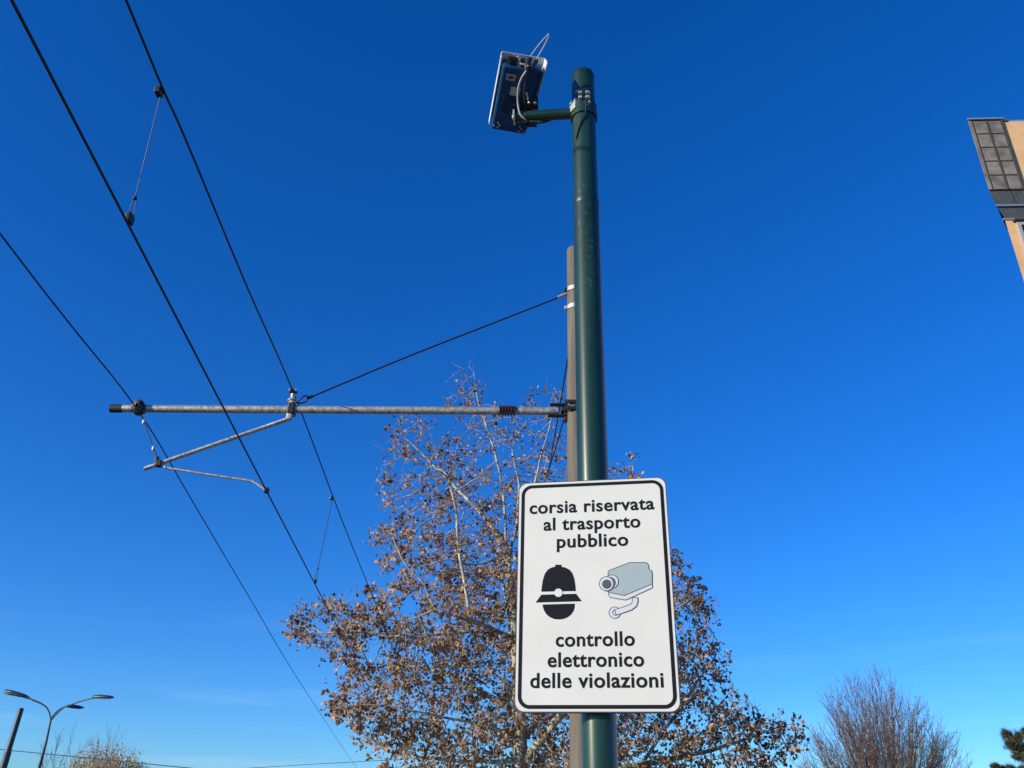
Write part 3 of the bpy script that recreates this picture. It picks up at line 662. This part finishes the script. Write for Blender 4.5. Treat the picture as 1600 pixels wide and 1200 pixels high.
# windows of the front: the first shows at the picture edge, the rest continue the rows
wx, wd_, wz = loc(bp_(1587, 349, DW))
def window(s_, ztop, wdt=1.5, ht=1.9):
    f = MB()
    f.box(W3(s_+.05, DW-.02, ztop-ht/2), (BT, BN, Z), (.10, .10, ht)); f.box(W3(s_+wdt-.05, DW-.02, ztop-ht/2), (BT, BN, Z), (.10, .10, ht))
    f.box(W3(s_+wdt/2, DW-.022, ztop-.05), (BT, BN, Z), (wdt-.2, .10, .10)); f.box(W3(s_+wdt/2, DW-.022, ztop-ht+.05), (BT, BN, Z), (wdt-.2, .10, .10))
    fo = f.build('window', 'shutter', bw, bevel=.008)
    MB().box(W3(s_+wdt/2, DW-.008, ztop-ht/2), (BT, BN, Z), (wdt-.2, .03, ht-.2)).build('pane', 'pane', fo)
    MB().box(W3(s_+wdt/2, DW-.03, ztop-ht/2), (BT, BN, Z), (.07, .07, ht-.2)).build('mullion', 'shutter', fo)
    MB().box(W3(s_+wdt/2, DW-.05, ztop+.06), (BT, BN, Z), (wdt+.14, .16, .06)).build('lintel', 'slated', fo)
    MB().box(W3(s_+wdt/2, DW-.08, ztop-ht-.05), (BT, BN, Z), (wdt+.16, .22, .06)).build('sill', 'flash', fo)
nfl = 5
for k in range(nfl):
    zt_ = wz - k*3.2
    if zt_-2 < zg: break
    for q in range(3): window(wx+q*3.4, zt_)

# ------------------------------------------------------------------ trees
def grow_colony(seeds, att, step=.22, di=2.2, dk=.36, iters=170, jit=.012):
    """space colonisation: seeds = list of (points, parent_seed_index or None); returns node positions and parents"""
    pos = []; par = []
    for pts in seeds:
        p = [V(q) for q in pts]; last = -1
        if pos:
            A = np.array(pos); d = np.linalg.norm(A-np.array(p[0]), axis=1); last = int(d.argmin())
        cur = p[0]
        if last < 0: pos.append(np.array(cur)); par.append(-1); last = 0
        for q in p[1:]:
            n = max(1, int((q-cur).length/step))
            for i in range(1, n+1):
                c = np.array(cur.lerp(q, i/n)) + rng.normal(0, jit, 3); pos.append(c); par.append(last); last = len(pos)-1
            cur = q
    pos = list(map(np.array, pos)); att = np.array(att)
    A = np.array(pos); bd = np.full(len(att), 1e9); bi = np.zeros(len(att), int)
    def upd(new, start):
        nonlocal bd, bi
        if len(new) == 0: return
        d = np.linalg.norm(att[:, None, :]-new[None], axis=2); j = d.argmin(1); m = d[np.arange(len(att)), j]
        b = m < bd; bd[b] = m[b]; bi[b] = j[b]+start
    for s0 in range(0, len(A), 200): upd(A[s0:s0+200], s0)
    alive = bd > dk
    for it in range(iters):
        use = alive & (bd < di)
        if use.sum() < 3: break
        idx = bi[use]; dv = att[use]-np.array(pos)[idx]; dv /= np.linalg.norm(dv, axis=1)[:, None]+1e-9
        acc = np.zeros((len(pos), 3)); np.add.at(acc, idx, dv); ids = np.unique(idx)
        v = acc[ids]; l = np.linalg.norm(v, axis=1); ok = l > .05; ids = ids[ok]; v = v[ok]/l[ok][:, None]
        v = v + rng.normal(0, .16, v.shape); v /= np.linalg.norm(v, axis=1)[:, None]
        new = np.array(pos)[ids] + v*step; start = len(pos)
        pos += list(new); par += list(ids)
        [upd(new[c:c+200], start+c) for c in range(0, len(new), 200)]; alive &= bd > dk
    return np.array(pos), np.array(par)
def pipe_radii(par, tip, ex, cap):
    n = len(par); r = np.zeros(n); acc = np.zeros(n)
    for i in range(n-1, -1, -1):
        v = acc[i]
        r[i] = tip if v == 0 else v**(1/ex)
        if par[i] >= 0: acc[par[i]] += r[i]**ex
    return np.minimum(r, cap)
def chains(par, r):
    n = len(par); ch = [[] for _ in range(n)]
    for i, p in enumerate(par):
        if p >= 0: ch[p].append(i)
    main = [-1]*n
    for i in range(n):
        if ch[i]: main[i] = max(ch[i], key=lambda k: r[k])
    out = []
    for i in range(n):
        p = par[i]
        if p < 0 or main[p] != i:
            c = [p] if p >= 0 else []; j = i
            while j >= 0: c.append(j); j = main[j]
            out.append(c)
    return out
def tubes_np(paths, sides):
    """paths: list of (pts (k,3), radii (k,)) -> verts, quads"""
    VV = []; FF = []; o = 0
    for P, r in paths:
        k = len(P)
        if k < 2: continue
        d = np.gradient(P, axis=0); d /= np.linalg.norm(d, axis=1)[:, None]+1e-9
        a = np.array([.31, .84, .44]); u = np.cross(d, a); u /= np.linalg.norm(u, axis=1)[:, None]+1e-9; w_ = np.cross(d, u)
        an = np.arange(sides)*2*np.pi/sides
        ringv = P[:, None, :] + (u[:, None, :]*np.cos(an)[None, :, None] + w_[:, None, :]*np.sin(an)[None, :, None])*r[:, None, None]
        VV.append(ringv.reshape(-1, 3))
        i = np.arange(k-1)[:, None]*sides; j = np.arange(sides)[None]; j2 = (j+1) % sides
        FF.append(np.stack([i+j, i+j2, i+sides+j2, i+sides+j], -1).reshape(-1, 4)+o); o += k*sides
    return np.vstack(VV), np.vstack(FF)
def rand_rot(n, hang=.5):
    """random frames; hang pulls the leaf's length axis downward"""
    l = rng.normal(0, 1, (n, 3)); l[:, 2] -= hang*1.6; l /= np.linalg.norm(l, axis=1)[:, None]
    a = rng.normal(0, 1, (n, 3)); s_ = np.cross(l, a); s_ /= np.linalg.norm(s_, axis=1)[:, None]; return l, s_, np.cross(l, s_)
PLANE_LEAF = np.array([(0, 0), (.10, .30), (-.02, .52), (.34, .42), (.45, .56), (.62, .34), (1.0, 0), (.62, -.34), (.45, -.56), (.34, -.42), (-.02, -.52), (.10, -.30)])
def leaves_mesh(name, base, size, m, parent, shape='plane', hang=.5, tint_mu=None):
    n = len(base); l, s_, nn = rand_rot(n, hang)
    if shape == 'plane':
        S = PLANE_LEAF; k = len(S)
        half = list(range(0, 7)); other = [0, 6, 7, 8, 9, 10, 11]
        curl = rng.uniform(.15, 1.15, n); bend = rng.uniform(-.7, .9, n)
        x = S[None, :, 0]; y = S[None, :, 1]*np.cos(curl)[:, None]; z = np.abs(S[None, :, 1])*np.sin(curl)[:, None] + bend[:, None]*(x**2)*.5
        F1 = np.array([half, other])
    else:
        S = np.array([(0, 0), (.45, .22), (1, 0), (.45, -.22)]); k = 4
        x = S[None, :, 0]+0*size[:, None]; y = S[None, :, 1]+0*size[:, None]; z = 0*x; F1 = np.array([[0, 1, 2, 3]])
    P = base[:, None, :] + size[:, None, None]*(l[:, None, :]*x[..., None] + s_[:, None, :]*y[..., None] + nn[:, None, :]*z[..., None])
    F = (F1[None] + (np.arange(n)*k)[:, None, None]).reshape(-1, F1.shape[1])
    t = np.clip(rng.beta(1.7, 1.7, n) if tint_mu is None else tint_mu, 0, 1)
    return poly_mesh(name, P.reshape(-1, 3), F, m, parent, np.repeat(t, k))
def inside(poly, x, y):
    c = np.zeros(len(x), bool); n = len(poly)
    for i in range(n):
        x0, y0 = poly[i]; x1, y1 = poly[i-1]
        c ^= ((y0 > y) != (y1 > y)) & (x < (x1-x0)*(y-y0)/(y1-y0+1e-12)+x0)
    return c

# --- the big plane tree
TY = 36.0; S = TY/20
T0 = atY(817, 1290, TY); T0.z = 0
tree = thing('plane_tree', T0, 'large plane tree with pale bark and dry brown leaves behind the sign', 'tree')
def tl(pts): return [atY(p[0], p[1], TY+S*(p[2] if len(p) > 2 else 0)) for p in pts]
trunk_pts = [T0]+tl([(816, 1240), (815, 1200), (811, 1115), (806, 1040), (805, 1000), (803, 968), (799, 928), (794, 888)])
seeds = [trunk_pts,
    tl([(794, 888), (790, 850, .1), (789, 800, .2), (782, 740, .2), (768, 690, .1), (748, 628, 0), (739, 575, 0)]),
    tl([(799, 928), (812, 880, -.2), (822, 820, -.5), (838, 740, -.7), (855, 680, -.8), (868, 630, -.8)]),
    tl([(794, 888), (808, 820, .5), (812, 760, .8), (800, 700, 1.0)]),
    tl([(806, 1005), (790, 993, -.3), (755, 976, -.8), (735, 970, -1.0), (712, 964, -1.2), (697, 957, -1.3), (675, 953, -1.4), (655, 965, -1.4), (635, 971, -1.4), (600, 966, -1.5), (560, 976, -1.6), (500, 1000, -1.6), (465, 1003, -1.6)]),
    tl([(673, 953, -1.4), (669, 935, -1.3), (665, 912, -1.3), (640, 893, -1.2), (625, 868, -1.1), (612, 840, -1)]),
    tl([(790, 993, -.3), (745, 984, -.4), (700, 990, -.5), (640, 996, -.6), (600, 993, -.6), (565, 985, -.7), (500, 990, -.7)]),
    tl([(735, 970, -1.0), (731, 945, -1.0), (724, 905, -1.0), (717, 860, -.9), (712, 800, -.8), (700, 740, -.6)]),
    tl([(803, 966), (780, 963, -.5), (760, 972, -.9)]),
    tl([(793, 885), (778, 872, -.3), (760, 880, -.5), (735, 883, -.7), (700, 872, -.9), (665, 884, -1), (640, 880, -1.1)]),
    tl([(790, 850), (750, 800, .6), (690, 740, 1), (640, 690, 1.2), (610, 665, 1.2)]),
    tl([(815, 1205), (832, 1172, -.6), (852, 1148, -.9), (872, 1124, -1.1), (905, 1080, -1.0), (950, 1010, -.8), (985, 930, -.6), (1020, 860, -.4), (1060, 880, -.3)]),
    tl([(905, 1080, -1.0), (955, 950, -.3), (975, 850, 0), (985, 770, .2), (990, 725, .2)]),
    tl([(817, 1235), (900, 1212, .3), (1000, 1196, .5), (1100, 1176, .6), (1180, 1150, .6), (1238, 1128, .6)]),
    tl([(1000, 1196, .5), (1060, 1110, .6), (1100, 1050, .7), (1130, 1010, .7)]),
    tl([(950, 1010, -.8), (1030, 970, -.9), (1090, 930, -.9)]),
    tl([(811, 1115), (760, 1085, .8), (690, 1050, 1.4), (620, 1035, 1.8), (570, 1050, 1.9)]),
    tl([(813, 1150), (740, 1130, -1), (650, 1110, -1.6), (570, 1100, -1.8), (525, 1105, -1.8)]),
    tl([(815, 1190), (740, 1190, .6), (660, 1185, 1), (600, 1175, 1.2)]),
    tl([(808, 1050), (800, 1000, 1.5), (790, 930, 2.4), (770, 850, 2.6)]),
    tl([(812, 1120), (820, 1060, -1.5), (830, 960, -2.3), (840, 880, -2.4)]),
    tl([(814, 1160), (860, 1100, 1.6), (930, 1030, 2.4), (1000, 990, 2.5)]),
]
SIL = [(738, 556), (768, 600), (800, 640), (850, 592), (884, 600), (892, 680), (925, 720), (1000, 716), (1022, 745), (1045, 830), (1080, 885), (1120, 928), (1112, 1000), (1142, 1012), (1150, 1075), (1190, 1098), (1262, 1140), (1240, 1175), (1205, 1200), (1190, 1290), (575, 1290), (592, 1185), (540, 1160), (508, 1108), (520, 1075), (565, 1040), (480, 1012), (442, 1002), (450, 962), (500, 930), (560, 940), (592, 880), (558, 852), (608, 800), (582, 765), (592, 662), (640, 642), (690, 655), (698, 585)]
NA = 15500
xs = rng.uniform(430, 1275, NA*9); ys = rng.uniform(550, 1290, NA*9)
ok = inside(SIL, xs, ys)
dens = np.interp(ys, [550, 640, 720, 850, 950, 1050, 1290], [.20, .34, .48, .68, .95, 1.0, .6])
wob = np.sin(xs*.052+1.1+2.2*np.sin(ys*.021))*np.sin(ys*.061+.3+1.9*np.sin(xs*.017+2))
ok &= rng.uniform(0, 1, len(xs)) < dens*np.clip(.74+.75*wob, .03, 1)
xs, ys = xs[ok][:NA], ys[ok][:NA]
edge_l = np.full(760, np.nan); edge_r = np.full(760, np.nan)
gy = np.arange(550, 1291); gx = np.arange(430, 1276, 5)
att = []
rows = {}
for x, y in zip(xs, ys):
    k = int(y)//6*6
    if k not in rows:
        m_ = gx[inside(SIL, gx.astype(float), np.full(len(gx), float(k)))]
        rows[k] = (m_.min(), m_.max()) if len(m_) else (x-1, x+1)
    a, b_ = rows[k]; c = (a+b_)/2; h = max((b_-a)/2, 8); u = np.clip((x-c)/h, -1, 1)
    hw = min(px2m(h, atY(c, y, TY)), 4.2*S)*.8
    dy = rng.uniform(-.55, 1)*hw*math.sqrt(max(0, 1-u*u)) 
    p = atY(x, y, TY+dy)
    att.append(p)
pos, par = grow_colony(seeds, att, step=.17*S, di=2.2*S, dk=.21*S, jit=.012*S)
rad = pipe_radii(par, .0052*S*.9, 2.3, 1)
rad = np.minimum(rad*np.where(rad > .05*S, 1.2, 1), .19*S)
# trunk tapers downward from the pipe model; widen the foot
zz = pos[:, 2]
thick, thin_ = [], []
for c in chains(par, rad):
    P = pos[c].copy(); r = rad[c].copy()
    if par[c[0]] >= 0 or len(c) > 1: r[0] = min(r[0], r[1]*1.25) if len(r) > 1 else r[0]
    if len(P) > 3: P[1:-1] = .5*P[1:-1]+.25*(P[:-2]+P[2:])
    cut = np.argmax(r < .022*S) if (r < .022*S).any() else len(r)
    if cut >= 2:
        thick.append((P[:cut+1], r[:cut+1]))
        if cut < len(r)-1: thin_.append((P[cut:], r[cut:]))
    else: thin_.append((P, r))
v_, f_ = tubes_np(thick, 10); poly_mesh('trunk', v_, f_, 'bark', tree, smooth=True)
# extra bare twiglets on the thin ends
ends = np.where(rad < .009*S)[0]
tw = []
for i in ends:
    if rng.uniform() < .55:
        d = pos[i]-pos[par[i]]; d = d/np.linalg.norm(d)+rng.normal(0, .6, 3); d[2] += .15; d /= np.linalg.norm(d); ln = rng.uniform(.12, .34)*S
        m_ = pos[i]+d*ln*.5+rng.normal(0, .015*S, 3); tw.append((np.array([pos[i], m_, pos[i]+d*ln]), np.array([.0042, .0036, .0026])*S*.9))
v_, f_ = tubes_np(thin_+tw, 4); poly_mesh('branches', v_, f_, 'twig', tree)
tipn = np.array([t[0][2] for t in tw])
cand = np.vstack([pos[rad < .0115*S], tipn])
zc_ = cand[:, 2]
pr = np.interp((zc_-1.6)/S+1.6, [2, 6, 9, 12, 15], [1.8, 1.65, 1.1, .9, .75])
cl = rng.normal(0, 1, (40, 3))
def clump(P, s=1.1):                 # smooth pseudo-noise so leaves gather in clumps
    a = np.sin(P[:, 0]*2.1*s+1.3)*np.sin(P[:, 1]*1.9*s+.4)*np.sin(P[:, 2]*2.3*s+2.0)+.6*np.sin(P[:, 0]*4.7*s)*np.sin(P[:, 2]*5.1*s+1)*np.sin(P[:, 1]*4.3*s)
    return a
pr = pr*.38*np.clip(.75+.9*clump(cand/S), .06, 1.5)
sel = cand[rng.uniform(0, 1, len(cand)) < pr]
reps = np.where(sel[:, 2] < 8.5*S, rng.integers(2, 11, len(sel)), rng.integers(1, 7, len(sel)))
base = np.repeat(sel, reps, axis=0) + rng.normal(0, .062*S, (reps.sum(), 3)); base[:, 2] -= .02
print('plane tree nodes', len(pos), 'leaves', len(base))
lsz = np.repeat(rng.uniform(.055, .115, len(sel))*S, reps)*rng.uniform(.6, 1.25, len(base))
ltint = np.clip(np.repeat(rng.beta(1.6, 1.6, len(sel)), reps)*.6+rng.beta(1.2, 1.2, len(base))*.4, 0, 1)
leaves_mesh('foliage', base, lsz, 'leaf', tree, 'plane', .45, ltint)
bs_ = cand[rng.uniform(0, 1, len(cand)) < .07]
b = MB(); stalks = []
for p in bs_:
    q = V(p)+V((random.gauss(0, .05), random.gauss(0, .05), -random.uniform(.08, .25))); b.ball(q, random.uniform(.026, .038), 6, 4); stalks.append((np.array([p, q]), np.array([.0035, .0035])))
tag(b.build('seed_balls', 'ball', tree), kind='stuff')
v_, f_ = tubes_np(stalks, 3); tag(poly_mesh('seed_stalks', v_, f_, 'twig', tree), kind='stuff')

# --- recursive bare trees
def recurse(base, d, ln, r, lev, out, tips, spread, upb, nmin, nmax, shrink=.68):
    k = 5; P = [np.array(base)]; d = np.array(d, float); d /= np.linalg.norm(d)
    for i in range(k):
        d = d + rng.normal(0, .07, 3); d[2] += upb; d /= np.linalg.norm(d); P.append(P[-1]+d*ln/k)
    P = np.array(P); R = np.linspace(r, r*.62, k+1); out.append((P, R))
    if lev == 0: tips.append(P[-1]); return
    n = rng.integers(nmin, nmax+1)
    for i in range(n):
        t = rng.uniform(.35, 1.0) if i else 1.0; q = t*k; a = int(min(q, k-1)); p = P[a]+(P[a+1]-P[a])*(q-a)
        dd = d + rng.normal(0, spread, 3); recurse(p, dd, ln*shrink*rng.uniform(.75, 1.15), r*.58*(1 if i else 1.1), lev-1, out, tips, spread, upb, nmin, nmax, shrink)
def bare_tree(name, label, px_base, Yd, toppx, halfpx, nst, mtwig, r0, levs=3, spread=.28, fan=.55, group=None, mtw=(2, 4), jag=.84, cat='tree'):
    pt = atY(*toppx, Yd); bx = atY(px_base, 1290, Yd).x; H = pt.z
    t = thing(name, (bx, Yd, 0), label, cat, group)
    hw = px2m(halfpx, pt)
    trunk = [np.array((bx, Yd, z)) for z in (0, H*.1, H*.2)]
    tr = [(np.array(trunk), np.array([r0*1.4, r0*1.15, r0]))]; out = []; tips = []
    for i in range(nst):
        a = i*2.39996+rng.uniform(-.25, .25); e = math.sqrt((i+.5)/nst)*rng.uniform(.85, 1.08)
        off = hw*e*np.array((math.cos(a), math.sin(a), 0)); z0 = rng.uniform(.06, .24)*H
        A_ = np.array((bx, Yd, z0)); B_ = np.array((bx, Yd, H*(1-fan*e*e)*rng.uniform(jag, 1.0)))+off
        C_ = np.array((bx, Yd, z0+(B_[2]-z0)*rng.uniform(.38, .5)))+off*rng.uniform(.58, .72)
        tt = np.linspace(0, 1, 11)[:, None]; P = A_*(1-tt)**2+2*C_*tt*(1-tt)+B_*tt**2
        P[1:-1] += np.cumsum(rng.normal(0, .022*H/8, (9, 3)), axis=0)*.6
        rr = r0*rng.uniform(.16, .34); out.append((P, np.linspace(rr, max(.008, rr*.16), 11)))
        for j in range(3, 11):
            dd = P[min(j+1, 10)]-P[j-1]; dd = dd/np.linalg.norm(dd)
            for _ in range(rng.integers(mtw[0], mtw[1]+1) if j > 4 else 1):
                d2 = dd + rng.normal(0, spread, 3); d2[2] = abs(d2[2])*.9
                recurse(P[j], d2, H*.10*rng.uniform(.45, 1.15), max(.0072, rr*.22), levs-2, out, tips, spread*.85, .05, 2, 3)
    return t, tr, out, tips, H
t, tr, out, tips, H = bare_tree('bare_tree', 'leafless broad fan shaped tree with reddish twigs, between plane tree and pine', 1397, 66, (1394, 1072), 116, 120, 'twigd', .24, fan=.56, spread=.30, mtw=(3, 5))
v_, f_ = tubes_np(tr, 10); poly_mesh('trunk', v_, f_, 'twigd', t)
v_, f_ = tubes_np(out, 4); poly_mesh('branches', v_, f_, 'twigd', t)
tips = np.array(tips); tips = np.vstack([tips, tips+rng.normal(0, .07, tips.shape)])
leaves_mesh('twig_buds', tips, rng.uniform(.05, .11, len(tips)), 'bud', t, 'simple', -.5)

t, tr, out, tips, H = bare_tree('ochre_tree', 'upright tree with ochre autumn foliage near the lower left corner', 143, 52, (141, 1148), 62, 60, 'twigy', .12, fan=.5, spread=.24, jag=.74)
v_, f_ = tubes_np(tr, 10); poly_mesh('trunk', v_, f_, 'twigd', t)
v_, f_ = tubes_np(out, 4); poly_mesh('branches', v_, f_, 'twigy', t)
tips = np.array(tips); tips = tips[(tips[:, 2] < H*rng.uniform(.66, .95, len(tips))) & (np.sin(tips[:, 0]*2.6+1)+.5*np.sin(tips[:, 2]*3) > -.75)]; tips = np.vstack([tips+rng.normal(0, .14, tips.shape) for _ in range(7)])
leaves_mesh('foliage', tips, rng.uniform(.07, .15, len(tips)), 'gold', t, 'simple', -.6)

t, tr, out, tips, H = bare_tree('bare_tree', 'small thin leafless tree behind the street lamp at lower left', 70, 58, (66, 1140), 48, 12, 'twigd', .09, fan=.4)
v_, f_ = tubes_np(tr, 8); poly_mesh('trunk', v_, f_, 'twigd', t)
v_, f_ = tubes_np(out, 4); poly_mesh('branches', v_, f_, 'twigd', t)

# --- pine at the right edge
PY = 32
pb0 = V((atY(1640, 1290, PY).x, PY, 0))
pine = thing('pine_tree', pb0, 'dark green pine with bushy needle clumps at the lower right corner', 'tree')
cl_px = [(1574, 1148, 13), (1590, 1152, 12), (1606, 1142, 14), (1581, 1166, 15), (1598, 1170, 14), (1615, 1160, 16), (1592, 1182, 13), (1608, 1188, 16), (1555, 1199, 8), (1566, 1203, 10), (1580, 1202, 11), (1597, 1206, 14), (1630, 1150, 20), (1640, 1180, 22), (1625, 1210, 20), (1655, 1160, 20), (1670, 1200, 24), (1600, 1225, 18), (1575, 1222, 14), (1650, 1130, 16), (1640, 1225, 20), (1690, 1180, 18), (1635, 1112, 14)]
br_, nb, ns = [], [], []
top = atY(1640, 1110, PY)
tr = [(np.array([pb0, (pb0.x+.05, PY, top.z*.5), tuple(top)]), np.array([.2, .14, .04]))]
for x, y, r in cl_px:
    c = np.array(atY(x, y, PY+rng.uniform(-1, 1.2))); rm = px2m(r, V(c))
    a = np.array((pb0.x, PY, c[2]-.5*rng.uniform(.6, 1.2))); m_ = (a+c)/2+np.array((0, 0, -.08))
    br_.append((np.array([a, m_, c]), np.array([.05, .035, .012])))
    for _ in range(26):
        d = rng.normal(0, 1, 3); d /= np.linalg.norm(d); e = c + d*rm*rng.uniform(.35, .9)*np.array((1, 1, .85)); br_.append((np.array([c, (c+e)/2+rng.normal(0, .02, 3), e]), np.array([.010, .008, .005])))
        for q in range(75):
            nb.append(e + rng.normal(0, .035, 3) - d*rng.uniform(0, .15)); ns.append(rng.uniform(.09, .17))
v_, f_ = tubes_np(tr, 10); poly_mesh('trunk', v_, f_, 'twigd', pine)
v_, f_ = tubes_np(br_, 4); poly_mesh('branches', v_, f_, 'twigd', pine)
nb = np.array(nb); n = len(nb); l = rng.normal(0, 1, (n, 3)); l[:, 2] += .5; l /= np.linalg.norm(l, axis=1)[:, None]
s_ = np.cross(l, rng.normal(0, 1, (n, 3))); s_ /= np.linalg.norm(s_, axis=1)[:, None]; ns = np.array(ns)[:, None]
P = np.stack([nb-s_*.006, nb+s_*.006, nb+l*ns], 1).reshape(-1, 3)
poly_mesh('needles', P, np.arange(n*3).reshape(-1, 3), 'needle', pine, np.repeat(rng.uniform(0, 1, n), 3))
